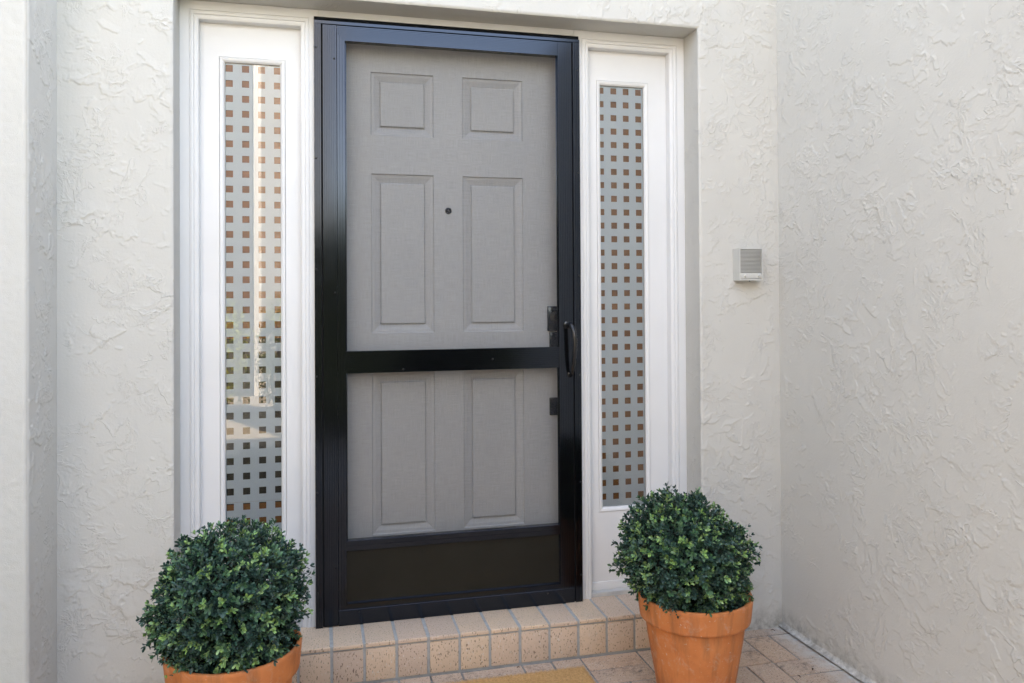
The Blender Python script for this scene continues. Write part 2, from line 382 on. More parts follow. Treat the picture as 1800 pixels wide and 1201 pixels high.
# ------------------------------------------------------------------ stucco relief
def vnoise(x, z, cell, seed):
    """smooth value noise sampled at arrays x,z"""
    g = np.random.default_rng(seed).random((256, 256)).astype(np.float32)
    fx = x/cell; fz = z/cell; ix = np.floor(fx).astype(int); iz = np.floor(fz).astype(int)
    tx = fx-ix; tz = fz-iz; tx = tx*tx*(3-2*tx); tz = tz*tz*(3-2*tz)
    a = g[iz % 256, ix % 256]; b = g[iz % 256, (ix+1) % 256]; c = g[(iz+1) % 256, ix % 256]; d = g[(iz+1) % 256, (ix+1) % 256]
    return (a*(1-tx)+b*tx)*(1-tz)+(c*(1-tx)+d*tx)*tz
def fbm(x, z, cell, seed, octs=3):
    s = 0; a = 1; t = 0
    for k in range(octs):
        s = s+a*vnoise(x+k*3.7, z+k*1.3, cell/2**k, seed+k); t += a; a *= 0.55
    return s/t
def stucco(xs, zs, seed, gain=1.0):
    """skip-trowel relief (metres, outwards) on the lattice xs by zs"""
    r = np.random.default_rng(seed)
    X, Z = np.meshgrid(xs, zs); X = X.astype(np.float32); Z = Z.astype(np.float32)
    nz1 = fbm(X, Z, 0.030, seed+10, 3)-0.5; nz2 = fbm(X, Z, 0.011, seed+20, 2)-0.5
    H = 0.0022*(fbm(X, Z, 0.22, seed+30, 2)-0.5)
    dx = (xs[-1]-xs[0])/(len(xs)-1); dz = (zs[-1]-zs[0])/(len(zs)-1)
    W_ = xs[-1]-xs[0]; H_ = zs[-1]-zs[0]; area = W_*H_
    def stroke(cx, cz, L, Wd, ang, t, edge, k1, k2):
        rad = max(L, Wd)*1.25
        i0 = max(0, int((cx-rad-xs[0])/dx)); i1 = min(len(xs), int((cx+rad-xs[0])/dx)+2)
        j0 = max(0, int((cz-rad-zs[0])/dz)); j1 = min(len(zs), int((cz+rad-zs[0])/dz)+2)
        if i1-i0 < 2 or j1-j0 < 2: return
        x = X[j0:j1, i0:i1]-cx; z = Z[j0:j1, i0:i1]-cz; ca, sa = math.cos(ang), math.sin(ang)
        u = (x*ca+z*sa)/L; v = (-x*sa+z*ca)/Wd
        rr = np.sqrt(u*u+v*v)+k1*nz1[j0:j1, i0:i1]+k2*nz2[j0:j1, i0:i1]
        pl = np.clip((1-rr)/edge, 0, 1); pl = pl*pl*(3-2*pl)
        ramp = np.clip(0.5+0.75*v+0.15*u, 0, 1)
        Hs = H[j0:j1, i0:i1]; np.maximum(Hs, Hs*0.6+t*pl*ramp, out=Hs)
    for _ in range(int(area*560)):      # long trowel plates: one crisp lip, fading the other way
        L = r.uniform(0.012, 0.080); Wd = L*r.uniform(0.25, 0.65)
        if r.random() < 0.3: L *= 0.45; Wd *= 0.5
        cx = r.uniform(xs[0], xs[-1]); cz = r.uniform(zs[0], zs[-1])
        if float(fbm(np.array([cx+3]), np.array([cz+3]), 0.19, seed+77, 2)[0]) < r.normal(0.50, 0.045): continue
        stroke(cx, cz, L, Wd, r.normal(math.pi, 0.9), r.uniform(0.0005, 0.0019), min(0.3, 0.0030/Wd), 1.5, 0.75)
    for _ in range(int(area*26)):       # patches of small nubs
        cx = r.uniform(xs[0], xs[-1]); cz = r.uniform(zs[0], zs[-1]); sp = r.uniform(0.025, 0.08); an = r.uniform(0, 6.28)
        for _ in range(r.integers(14, 46)):
            L = r.uniform(0.005, 0.016); Wd = L*r.uniform(0.35, 0.8)
            a_ = r.normal(0, sp); b_ = r.normal(0, sp*0.45)
            stroke(cx+a_*math.cos(an)-b_*math.sin(an), cz+a_*math.sin(an)+b_*math.cos(an), L, Wd, r.normal(math.pi, 1.0), r.uniform(0.0006, 0.0016), 0.6, 0.9, 0.6)
    return H*gain
def seg(a, b, res): return np.linspace(a, b, max(2, int(round((b-a)/res))+1))
def grid_faces(nx, nz, keep=None):
    j, i = np.meshgrid(np.arange(nz-1), np.arange(nx-1), indexing='ij')
    if keep is not None: i = i[keep]; j = j[keep]
    i = i.ravel(); j = j.ravel(); a = j*nx+i
    return np.stack([a, a+1, a+nx+1, a+nx], 1)
def compact(V, Q):
    u, inv = np.unique(Q, return_inverse=True); return V[u], inv.reshape(Q.shape)

RES = 0.0024
FLOOR = -0.13
WX0, WX1 = -0.764, 1.712      # left and right inner corners of the entry
OX0, OX1, OZ = -0.432, 1.384, 2.116
YW = -0.10
TOPZ = 2.42; HOUSE_TOP = 4.9

# ---- front wall
xs = np.concatenate([seg(WX0, OX0, RES), seg(OX0, OX1, RES)[1:], seg(OX1, WX1+0.02, RES)[1:]])
zs = np.concatenate([seg(FLOOR-0.02, OZ, RES), seg(OZ, TOPZ, RES)[1:]])
Hh = stucco(xs, zs, 101, 1.15)
X, Z = np.meshgrid(xs, zs)
# rounded arris round the opening, smooth trowelled margins along the corners
de = np.maximum(np.maximum(OX0-X, X-OX1), Z-OZ)
Y = YW-Hh
arr = np.clip(1-de/0.010, 0, 1); Y = Y+np.where(de >= -1e-6, 0.0045*arr**2, 0)
mg = np.clip(np.minimum(X-WX0, WX1-X)/0.035, 0, 1); Y = np.where(np.minimum(X-WX0, WX1-X) < 0.035, YW-(Hh*mg)+0.0012*(1-mg)+(Y-(YW-Hh)), Y)
cxm = (X[:-1, :-1]+X[1:, 1:])/2; czm = (Z[:-1, :-1]+Z[1:, 1:])/2
keep = ~((cxm > OX0) & (cxm < OX1) & (czm < OZ))
V = np.stack([X, Y, Z], -1).reshape(-1, 3)
Q = grid_faces(len(xs), len(zs), keep)
nx = len(xs); iL = len(seg(WX0, OX0, RES))-1; iR = iL+len(seg(OX0, OX1, RES))-1; jT = len(seg(FLOOR-0.02, OZ, RES))-1
V = list([V]); base = len(V[0]); extra = []; EQ = []
def reveal(ids, flip, yb=0.045, n=14):
    """strip of faces from lattice edge ids back to yb"""
    global base
    P0 = V[0][ids]; rows = [np.asarray(ids)]
    for k in range(1, n+1):
        t = k/n; P = P0.copy(); P[:, 1] = P0[:, 1]*(1-t)+yb*t
        wob = 0.0012*(fbm(P[:, 1]+5, P[:, 2]+P[:, 0], 0.05, 900, 2)-0.5)
        if abs(P0[0, 2]-P0[-1, 2]) < 1e-4: P[:, 2] += wob
        else: P[:, 0] += wob
        extra.append(P); rows.append(np.arange(base, base+len(P))); base += len(P)
    for a, b in zip(rows[:-1], rows[1:]):
        q = np.stack([a[:-1], a[1:], b[1:], b[:-1]], 1)
        EQ.append(q[:, ::-1] if flip else q)
reveal([j*nx+iL for j in range(0, jT+1)], True)
reveal([j*nx+iR for j in range(0, jT+1)], False)
reveal([jT*nx+i for i in range(iL, iR+1)], False)
Vall = np.concatenate([V[0]]+extra); Qall = np.concatenate([Q]+EQ)
Vall, Qall = compact(Vall, Qall)
# plain upper storey wall above the frame, and the mass behind
def plain(x0, x1, y0, y1, z0, z1):
    P = np.array([(x0, y0, z0), (x1, y0, z0), (x1, y1, z0), (x0, y1, z0), (x0, y0, z1), (x1, y0, z1), (x1, y1, z1), (x0, y1, z1)], float)
    F = np.array([(0, 3, 2, 1), (4, 5, 6, 7), (0, 1, 5, 4), (1, 2, 6, 5), (2, 3, 7, 6), (3, 0, 4, 7)]); return P, F
def merge(parts):
    Vs = []; Qs = []; o = 0
    for v, q in parts: Vs.append(v); Qs.append(q+o); o += len(v)
    return np.concatenate(Vs), np.concatenate(Qs)
Vm, Qm = merge([(Vall, Qall), plain(-4.0, 5.0, YW, 0.30, TOPZ, HOUSE_TOP), plain(-4.0, OX0-0.012, 0.04, 0.30, FLOOR-0.1, TOPZ-0.002), plain(OX1+0.012, 5.0, 0.04, 0.30, FLOOR-0.1, TOPZ-0.002), plain(OX0-0.012, OX1+0.012, 0.05, 0.30, OZ+0.012, TOPZ-0.004)])
w = link('front_wall', fast_mesh('front_wall', Vm, Qm), M_ST, smooth=True); w.data.set_sharp_from_angle(angle=R(50))
tag(w, 'greige skip-trowel stucco wall around the recessed front door and sidelights', 'wall')

# ---- right hand wall
ys = seg(-1.35, YW+0.004, RES); zs2 = seg(FLOOR-0.02, TOPZ, RES)
H2 = stucco(ys, zs2, 202, 0.85)
A, B = np.meshgrid(ys, zs2)
mgn = np.clip((YW-A)/0.03, 0, 1)
slope = (YW-A)*0.028
XR = WX1+slope-H2*mgn
V2 = np.stack([XR, A, B], -1).reshape(-1, 3); Q2 = grid_faces(len(ys), len(zs2))
# coved foot where stucco runs out over the paving
fy = seg(-4.0, YW, 0.02); nprof = 7; FV = []
for y in fy:
    sl = (YW-y)*0.028
    wv = 0.004*(vnoise(np.array([y*1.0]), np.array([0.3]), 0.12, 5)[0]-0.5)
    for k in range(nprof):
        t = k/(nprof-1); ang = t*math.pi/2
        FV.append((WX1+sl-(0.019+wv)*(1-math.sin(ang))+0.001, y, FLOOR+0.0075+0.022*(1-math.cos(ang))))
FV = np.array(FV); n_ = nprof
FQ = np.array([(i*n_+k, (i+1)*n_+k, (i+1)*n_+k+1, i*n_+k+1) for i in range(len(fy)-1) for k in range(n_-1)])
Vm, Qm = merge([(V2, Q2), (FV, FQ), plain(WX1+0.045, WX1+0.22, -4.0, YW, FLOOR-0.1, 3.0), plain(WX1+0.006, WX1+0.20, -1.355, YW, TOPZ, 3.0), plain(WX1+0.033, WX1+0.2, -4.0, -1.352, FLOOR-0.05, 3.0)])
w = link('side_wall', fast_mesh('side_wall', Vm, Qm), M_ST, smooth=True); w.data.set_sharp_from_angle(angle=R(50))
tag(w, 'large greige stucco wall filling the right, running towards the viewer', 'wall')

# ---- left wall: return and smoother pier face
PY = -0.345
ys3 = seg(PY, YW+0.002, RES); H3 = stucco(ys3, zs2, 303, 1.3); A, B = np.meshgrid(ys3, zs2)
mgn = np.clip((YW-A)/0.03, 0, 1)*np.clip((A-PY)/0.012, 0, 1)
V3 = np.stack([WX0+H3*mgn-0.004*np.clip(1-(A-PY)/0.008, 0, 1)**2, A, B], -1).reshape(-1, 3); Q3 = grid_faces(len(ys3), len(zs2))
xs4 = seg(-1.25, WX0-0.004, 0.006); A4, B4 = np.meshgrid(xs4, zs2[::2])
H4 = 0.0016*(fbm(A4, B4, 0.06, 41, 2)-0.5)+0.0014*(fbm(A4, B4, 0.012, 47, 2)-0.5)
V4 = np.stack([A4, PY-H4+0.004*np.clip(1-(WX0-0.004-A4)/0.008, 0, 1)**2, B4], -1).reshape(-1, 3); Q4 = grid_faces(len(xs4), len(zs2[::2]))
me = fast_mesh('wall_return', V3, Q3)
pier = empty('wall_pier', (WX0-0.4, PY, FLOOR)); tag(pier, 'pale wall pier cut off by the left picture edge, nearer than the door', 'wall')
link('side_return', me, M_ST, pier, smooth=True)
Vm, Qm = merge([(V4, Q4), plain(-4.0, WX0-0.006, PY+0.012, 0.03, FLOOR-0.1, TOPZ), plain(-4.0, WX0-0.002, PY+0.002, 0.03, TOPZ, HOUSE_TOP), plain(-4.0, -1.2505, PY, PY+0.02, FLOOR-0.1, TOPZ)])
o = link('pier_face', fast_mesh('pier_face', Vm, Qm), M_ST2, pier, smooth=True); o.data.set_sharp_from_angle(angle=R(50))

# ---- house mass behind (blocks the sun)
hb = box('house_body', -4.0, 5.0, 0.32, 7.0, -0.3, HOUSE_TOP, M_ST, bevel=0); tag(hb, 'stucco house body rising behind the front wall', 'house')

# ------------------------------------------------------------------ ground, paving, step
g = link('ground', pydata('ground', [(-300, -300, -0.20), (300, -300, -0.20), (300, 300, -0.20), (-300, 300, -0.20)], [(0, 1, 2, 3)]), M_LAWN); tag(g, kind='structure')
d = box('driveway', -9, 9, -11, -2.43, -0.35, -0.15, M_CONC, bevel=0); tag(d, kind='structure')

MX, MY = 0.2085, 0.2; FX0 = 0.472-MX*6; FY0 = -0.155
floor = empty('entry_paving', (0.5, -1.0, FLOOR)); tag(floor, kind='structure')
box('mortar_bed', WX0-0.002, WX1+0.04, -2.42, YW+0.02, FLOOR-0.15, FLOOR-0.0035, M_MORT2, floor, bevel=0)
def brick_mesh(name, w_, d_, h_, bev=0.003):
    bm = bmesh.new(); add_box(bm, -w_/2, w_/2, -d_/2, d_/2, -h_, 0)
    top = [e for e in bm.edges if all(v.co.z > -1e-5 for v in e.verts)]
    bmesh.ops.bevel(bm, geom=top, offset=bev, segments=2, affect='EDGES', profile=0.6)
    return bm_mesh(bm, name)
J = 0.0065
bh = brick_mesh('paver_long', MX-J, MY/2-J, 0.03); bv = brick_mesh('paver_deep', MX/2-J, MY-J, 0.03)
for m_ in (bh, bv): m_.materials.append(M_BR_FLOOR)
pw = parent_world(floor)
def put_brick(me, x, y):
    o = bpy.data.objects.new('brick', me); COL.objects.link(o); o.parent = floor
    o.location = Vector((x, y, FLOOR+random.uniform(-0.0012, 0.0012)))-pw
    o.rotation_euler = (random.gauss(0, 0.004), random.gauss(0, 0.004), random.gauss(0, 0.004))
for row in range(-1, 11):
    for colm in range(0, 12):
        x0 = FX0+colm*MX; y1 = FY0-row*MY; xc = x0+MX/2; yc = y1-MY/2
        # basket weave: cell 6 (x=0.472) in row 0 is laid lengthwise
        if xc+MX/2 > WX1+0.06 or xc-MX/2 < WX0-0.08: continue
        if row == -1:
            if not (xc > 1.39 or xc < -0.44): continue
        if (colm+row) % 2 == 0:
            for s in (-1, 1): put_brick(bh, xc, yc+s*MY/4)
        else:
            for s in (-1, 1): put_brick(bv, xc+s*MX/4, yc)

step = empty('brick_step', (0.476, -0.08, FLOOR)); tag(step, 'low tan brick step under the black screen door', 'step')
sw = parent_world(step)
SX0, SX1 = OX0+0.004, OX1-0.004
box('mortar_core', SX0, SX1, -0.1515, 0.30, FLOOR-0.05, -0.0025, M_MORT, step, bevel=0.002)
P = 0.1043; k0 = 0.05
xj = [k0+P*i for i in range(-5, 14)]
for i in range(len(xj)-1):
    a, b = xj[i]+0.0045, xj[i+1]-0.0045
    a = max(a, SX0); b = min(b, SX1)
    if b-a < 0.02: continue
    jx = random.uniform(-0.0012, 0.0012)
    # tread tile with rounded nose
    bm = bmesh.new(); add_box(bm, a+jx, b+jx, -0.1575+random.uniform(-0.001, 0.001), -0.012+0.05, -0.0125, random.uniform(-0.0006, 0.0008))
    e = [e for e in bm.edges if all(v.co.z > -0.005 for v in e.verts)]
    bmesh.ops.bevel(bm, geom=e, offset=0.0045, segments=3, affect='EDGES', profile=0.5)
    o = link('brick', bm_mesh(bm, 'tread_brick'), M_BR_STEP, step, smooth=True); o.data.set_sharp_from_angle(angle=R(35))
    bm = bmesh.new(); add_box(bm, a+jx*0.5, b+jx*0.5, -0.156+random.uniform(-0.0008, 0.0008), -0.14, FLOOR+0.0065, -0.0195)
    bmesh.ops.bevel(bm, geom=list(bm.edges), offset=0.0025, segments=2, affect='EDGES', profile=0.5)
    o = link('brick', bm_mesh(bm, 'riser_brick'), M_BR_STEP, step, smooth=True); o.data.set_sharp_from_angle(angle=R(35))

# ------------------------------------------------------------------ sidelights and head trim
PITCH, SQ, Z1ST = 0.0516, 0.0232, 1.909
GZ0, GZ1 = 0.327, 1.924
def sidelight(ox0, ox1, gx0, gx1, sqx, label, dark):
    root = empty('sidelight_window', ((ox0+ox1)/2, 0.03, 0)); tag(root, label, 'window', 'sidelights beside the front door')
    # moulded casing on three sides, mitred
    prof = [(0.0, 0.10), (0.0, 0.0205), (0.001, 0.0195), (0.0300, 0.0195), (0.0306, 0.0225), (0.0318, 0.0225), (0.0324, 0.0200), (0.038, 0.0188), (0.043, 0.0200), (0.0450, 0.0245), (0.0462, 0.0245), (0.047, 0.0228), (0.052, 0.0232), (0.0575, 0.0255), (0.0592, 0.0285), (0.0598, 0.085)]
    zt = OZ-0.0005; zb = -0.004
    V = []; 
    for d_, y in prof:
        V += [(ox0+d_, y, zb), (ox0+d_, y, zt-d_), (ox1-d_, y, zt-d_), (ox1-d_, y, zb)]
    F = []
    for i in range(len(prof)-1):
        for k in range(3): F.append((i*4+k, i*4+k+1, (i+1)*4+k+1, (i+1)*4+k))
    bm = bmesh.new(); vv = [bm.verts.new(v) for v in V]
    for f in F: bm.faces.new([vv[i] for i in f])
    link('casing', bm_mesh(bm, 'casing'), M_WH, root)
    px0, px1, pz1 = ox0+0.0596, ox1-0.0596, zt-0.0596
    # flat panel with glass opening
    bx0, bx1, bz0, bz1 = gx0-0.018, gx1+0.018, GZ0-0.020, GZ1+0.020
    yp = 0.058
    xs_ = [px0, bx0, bx1, px1]; zs_ = [0.045, bz0, bz1, pz1]
    V = [(x, yp, z) for z in zs_ for x in xs_]; F = []
    for j in range(3):
        for i in range(3):
            if (i, j) == (1, 1): continue
            a = j*4+i; F.append((a, a+1, a+5, a+4))
    # inner edges of the opening, back to the bead
    nb = len(V); V += [(x, yp+0.03, z) for x, z in ((bx0, bz0), (bx1, bz0), (bx1, bz1), (bx0, bz1))]
    ring = [5, 6, 10, 9]
    for k in range(4): F.append((ring[k], ring[(k+1) % 4], nb+(k+1) % 4, nb+k))
    pn = link('panel', pydata('panel', V, F), M_WH, root)
    box('bottom_rail', px0+0.0005, px1-0.0005, yp-0.004, yp+0.03, 0.016, 0.0455, M_WH, root, 0.002)
    # glazing bead: small moulded ring
    bp = [(0.0006, yp+0.004), (0.0016, yp-0.0022), (0.004, yp-0.003), (0.011, yp-0.001), (0.0165, yp+0.004), (0.0176, yp+0.012)]
    V = []
    for d_, y in bp: V += [(bx0+d_, y, bz0+d_), (bx1-d_, y, bz0+d_), (bx1-d_, y, bz1-d_), (bx0+d_, y, bz1-d_)]
    F = [(i*4+k, i*4+(k+1) % 4, (i+1)*4+(k+1) % 4, (i+1)*4+k) for i in range(len(bp)-1) for k in range(4)]
    link('glazing_bead', pydata('glazing_bead', V, F), M_WH, pn)
    # clear glass, frosted film with square windows, timber room behind
    gp = box('glass_pane', gx0-0.006, gx1+0.006, yp+0.0085, yp+0.0115, GZ0-0.006, GZ1+0.006, M_GLASS, root, 0)
    xb = [gx0-0.004]; 
    for c in sqx: xb += [c-SQ/2, c+SQ/2]
    xb += [gx1+0.004]; xb = [min(max(x, gx0-0.004), gx1+0.004) for x in xb]
    zc = [Z1ST-PITCH*i for i in range(31)]; zb_ = [GZ1+0.002]
    for c in zc: zb_ += [c+SQ/2, c-SQ/2]
    zb_ += [GZ0-0.004]
    V = [(x, yp+0.0135, z) for z in zb_ for x in xb]; F = []; n = len(xb)
    for j in range(len(zb_)-1):
        for i in range(n-1):
            if i % 2 == 1 and j % 2 == 1: continue
            if abs(xb[i+1]-xb[i]) < 1e-6 or zb_[j]-zb_[j+1] < 1e-6: continue
            a = j*n+i; F.append((a, a+n, a+n+1, a+1))
    link('frosted_film', pydata('frosted_film', V, F), M_FILM, gp)
    if dark:
        box('interior_timber', gx0-0.01, gx1+0.01, yp+0.018, yp+0.03, 0.985, GZ1+0.01, M_WOOD, root, 0)
        box('interior_cabinet', gx0-0.01, gx1+0.01, yp+0.018, yp+0.03, 0.42, 0.9849, M_WDARK, root, 0)
        box('interior_timber', gx0-0.01, gx1+0.01, yp+0.018, yp+0.03, GZ0-0.01, 0.4199, M_WOOD2, root, 0)
        box('film_seam', gx0-0.003, gx1+0.003, yp+0.0128, yp+0.0133, 0.4275, 0.4287, M_SILL, gp, 0)
    else:
        box('interior_timber', gx0-0.01, gx1+0.01, yp+0.018, yp+0.03, GZ0-0.01, GZ1+0.01, M_WOOD2, root, 0)
    box('sill', px0-0.001, px1+0.001, 0.028, 0.09, -0.012, 0.0165, M_SILL, root, 0.003)
    return root
sidelight(OX0, 0.015, -0.294, -0.114, (-0.281, -0.228, -0.1755, -0.123), 'narrow white framed sidelight left of the door, reflecting garden and sky', True)
sidelight(0.939, OX1, 1.0575, 1.2325, (1.0625, 1.114, 1.1645, 1.2155), 'narrow white framed sidelight right of the door with brown squares', False)
ht = empty('door_head_trim', (0.477, 0.03, 2.09)); tag(ht, 'thin white timber trim running over the black screen door', 'trim')
box('head_board', 0.0155, 0.9385, 0.0205, 0.10, 2.05, OZ-0.0005, M_WH, ht, 0.001)
for xa, xb2, nm in ((0.0155, 0.028, 'jamb'), (0.926, 0.9385, 'jamb')): box(nm, xa, xb2, 0.021, 0.30, 0.0, 2.0495, M_WH, ht, 0.0)
box('head_stop', 0.0285, 0.9255, 0.024, 0.30, 2.03, 2.0495, M_WH, ht, 0)

# ------------------------------------------------------------------ front door
DY = 0.078
door = empty('entry_door', (0.477, DY, 0)); tag(door, 'grey six-panel entry door seen through the insect screen', 'door')
cols_ = [(0.196, 0.421), (0.527, 0.755)]; rows_ = [(0.280, 0.8535), (0.9955, 1.5655), (1.703, 1.929)]
xb = [0.0285, cols_[0][0], cols_[0][1], cols_[1][0], cols_[1][1], 0.9255]; zb = [0.004, 0.280, 0.8535, 0.9955, 1.5655, 1.703, 1.929, 2.028]
V = [(x, DY, z) for z in zb for x in xb]; F = []
for j in range(7):
    for i in range(5):
        if i in (1, 3) and j in (1, 3, 5): continue
        a = j*6+i; F.append((a, a+1, a+7, a+6))
n = len(V); V += [(xb[0], DY+0.044, zb[0]), (xb[-1], DY+0.044, zb[0]), (xb[-1], DY+0.044, zb[-1]), (xb[0], DY+0.044, zb[-1])]
F += [(0, n, n+1, 5), (n, n+3, n+2, n+1)]
link('slab', pydata('slab', V, F), M_DOOR, door)
for (x0, x1) in cols_:
    for (z0, z1) in rows_:
        pr = [(0, 0), (0.0016, 0.0045), (0.0040, 0.0056), (0.012, 0.0066), (0.024, 0.0108), (0.0312, 0.0128), (0.0324, 0.0122), (0.0350, 0.0040), (0.037, 0.0034)]
        V = []
        for d_, y in pr: V += [(x0+d_, DY+y, z0+d_), (x1-d_, DY+y, z0+d_), (x1-d_, DY+y, z1-d_), (x0+d_, DY+y, z1-d_)]
        F = [(i*4+k, i*4+(k+1) % 4, (i+1)*4+(k+1) % 4, (i+1)*4+k) for i in range(len(pr)-1) for k in range(4)]
        q = (len(pr)-1)*4; F.append((q, q+1, q+2, q+3))
        link('panel', pydata('panel', V, F), M_DOOR, door)
ph = lathe('peephole', [(0.0, 0.001), (0.007, 0.001), (0.0072, 0.0035), (0.0085, 0.0042), (0.0115, 0.003), (0.0122, 0.0), (0.0122, -0.004)], M_SCR, door, 32, 'Y', (0.474, DY, 1.4375))
lathe('lens', [(0.0, 0.0042), (0.004, 0.0036), (0.0068, 0.0012)], M_HDL, ph, 24, 'Y', (0.474, DY, 1.4375))
db = box('deadbolt', 0.8455, 0.911, DY-0.010, DY-0.0005, 0.9935, 1.087, M_HDL, door, 0.003)
lathe('cylinder', [(0.0, 0.030), (0.013, 0.030), (0.0145, 0.028), (0.0155, 0.020), (0.0235, 0.012), (0.0245, 0.009)], M_BRZ, db, 32, 'Y', (0.8785, DY, 1.046))
box('keyhole', 0.8775, 0.8795, DY-0.0308, DY-0.0302, 1.040, 1.052, M_SCR, db, 0)
hset = box('handle_set', 0.853, 0.911, DY-0.010, DY-0.0005, 0.905, 0.9905, M_HDL, door, 0.003)
sweep('thumb_latch', [(0.883, DY-0.008, 0.975), (0.883, DY-0.030, 0.972), (0.884, DY-0.050, 0.962), (0.885, DY-0.058, 0.946)], [0.010, 0.010, 0.012, 0.009], M_HDL, hset, 12, 0.5)
sweep('grip', [(0.886, DY-0.010, 0.925), (0.886, DY-0.040, 0.915), (0.885, DY-0.058, 0.88), (0.884, DY-0.062, 0.83), (0.884, DY-0.058, 0.77), (0.884, DY-0.040, 0.725), (0.884, DY-0.008, 0.712)], [0.011, 0.012, 0.012, 0.0125, 0.011, 0.010, 0.010], M_HDL, hset, 14)
box('lower_rose', 0.852, 0.911, DY-0.009, DY-0.0005, 0.678, 0.745, M_HDL, hset, 0.004)
# dark vestibule side of the gap
# ------------------------------------------------------------------ screen door
sc = empty('screen_door', (0.477, 0.01, 0)); tag(sc, 'black fluted aluminium screen door with middle rail and kick plate', 'screen door')
H = 2.09
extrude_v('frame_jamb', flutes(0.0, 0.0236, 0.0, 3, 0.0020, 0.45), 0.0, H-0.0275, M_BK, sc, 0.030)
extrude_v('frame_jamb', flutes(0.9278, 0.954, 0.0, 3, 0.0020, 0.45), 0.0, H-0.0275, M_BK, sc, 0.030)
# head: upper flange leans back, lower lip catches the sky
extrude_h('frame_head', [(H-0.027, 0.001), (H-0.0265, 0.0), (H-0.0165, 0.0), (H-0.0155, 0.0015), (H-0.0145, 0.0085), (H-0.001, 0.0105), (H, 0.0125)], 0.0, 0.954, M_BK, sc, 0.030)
box('weather_seal', 0.0232, 0.0285, 0.010, 0.028, 0.001, H-0.028, M_GAP, sc, 0)
box('weather_seal', 0.9235, 0.9282, 0.010, 0.028, 0.001, H-0.028, M_GAP, sc, 0)
box('weather_seal', 0.0286, 0.9234, 0.010, 0.028, 2.061, H-0.0272, M_GAP, sc, 0)
ZT = 2.0605; YS = 0.0012
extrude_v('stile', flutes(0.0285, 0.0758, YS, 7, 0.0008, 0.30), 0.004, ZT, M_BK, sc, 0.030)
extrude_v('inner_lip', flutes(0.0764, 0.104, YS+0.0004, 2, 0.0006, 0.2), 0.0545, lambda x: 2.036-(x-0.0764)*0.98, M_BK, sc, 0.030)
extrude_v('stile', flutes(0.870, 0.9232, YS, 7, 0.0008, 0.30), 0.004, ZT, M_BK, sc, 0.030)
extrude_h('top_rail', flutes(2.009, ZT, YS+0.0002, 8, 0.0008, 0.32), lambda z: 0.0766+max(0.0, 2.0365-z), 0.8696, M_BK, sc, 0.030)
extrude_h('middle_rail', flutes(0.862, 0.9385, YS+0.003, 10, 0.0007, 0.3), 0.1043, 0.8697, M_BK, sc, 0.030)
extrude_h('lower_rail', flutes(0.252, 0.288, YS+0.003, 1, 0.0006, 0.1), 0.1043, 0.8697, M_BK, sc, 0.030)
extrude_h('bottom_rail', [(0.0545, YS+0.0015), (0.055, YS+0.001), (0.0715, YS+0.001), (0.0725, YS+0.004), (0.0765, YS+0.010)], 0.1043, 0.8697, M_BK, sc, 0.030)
extrude_h('sweep_rail', [(0.001, YS), (0.0525, YS-0.001), (0.0538, YS+0.0008)], 0.0768, 0.9228, M_BK, sc, 0.030)
box('door_sweep', 0.0768, 0.9228, 0.004, 0.012, -0.0015, 0.0008, M_GAP, sc, 0)
box('kick_plate', 0.1043, 0.8697, 0.0125, 0.018, 0.070, 0.256, M_KICK, sc, 0)
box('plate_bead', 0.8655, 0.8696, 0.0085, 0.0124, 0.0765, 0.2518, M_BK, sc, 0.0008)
for (z0, z1) in ((0.284, 0.866), (0.935, 2.012)):
    link('insect_screen', pydata('insect_screen', [(0.100, 0.0165, z0), (0.874, 0.0165, z0), (0.874, 0.0165, z1), (0.100, 0.0165, z1)], [(0, 1, 2, 3)]), M_SCREEN, sc)
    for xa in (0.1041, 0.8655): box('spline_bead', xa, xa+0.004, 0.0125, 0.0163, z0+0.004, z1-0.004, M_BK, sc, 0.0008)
scr = None
def screw(x, z, y=0.0):
    global scr
    if scr is None:
        s_ = lathe('screw', [(0.0, 0.0009), (0.0012, 0.0009), (0.0018, 0.0020), (0.0030, 0.0016), (0.0036, 0.0)], M_SCR, sc, 14, 'Y', (0, 0, 0)); scr = s_
    else:
        s_ = scr.copy(); COL.objects.link(s_); s_.parent = sc
    s_.location = Vector((x, y, z))-parent_world(sc)
for z in (1.98, 1.60, 1.22, 0.855, 0.46, 0.12): screw(0.0062, z); screw(0.9475, z-0.02)
for z in (1.945, 1.14, 0.20): screw(0.068, z, YS)
for x in (0.145, 0.82): screw(x, 0.043, YS-0.0006)
for x in (0.30, 0.62): screw(x, 0.90 if x > 0.5 else 0.872, YS+0.003)
# pull handle
pull = sweep('pull_handle', [(0.901, -0.020, 1.022), (0.905, -0.036, 1.016), (0.910, -0.047, 0.998), (0.913, -0.050, 0.970), (0.913, -0.048, 0.930), (0.912, -0.040, 0.885), (0.911, -0.026, 0.850), (0.910, -0.008, 0.834)], [0.0085, 0.0088, 0.0085, 0.0085, 0.0082, 0.0076, 0.0068, 0.0062], M_HDL, sc, 16)
lathe('mount', [(0.0, 0.021), (0.009, 0.021), (0.0095, 0.004), (0.0145, 0.003), (0.015, 0.0)], M_HDL, pull, 28, 'Y', (0.901, YS, 1.018))
lathe('mount', [(0.0, 0.012), (0.006, 0.012), (0.007, 0.003), (0.0105, 0.002), (0.011, 0.0)], M_HDL, pull, 24, 'Y', (0.910, YS, 0.836))

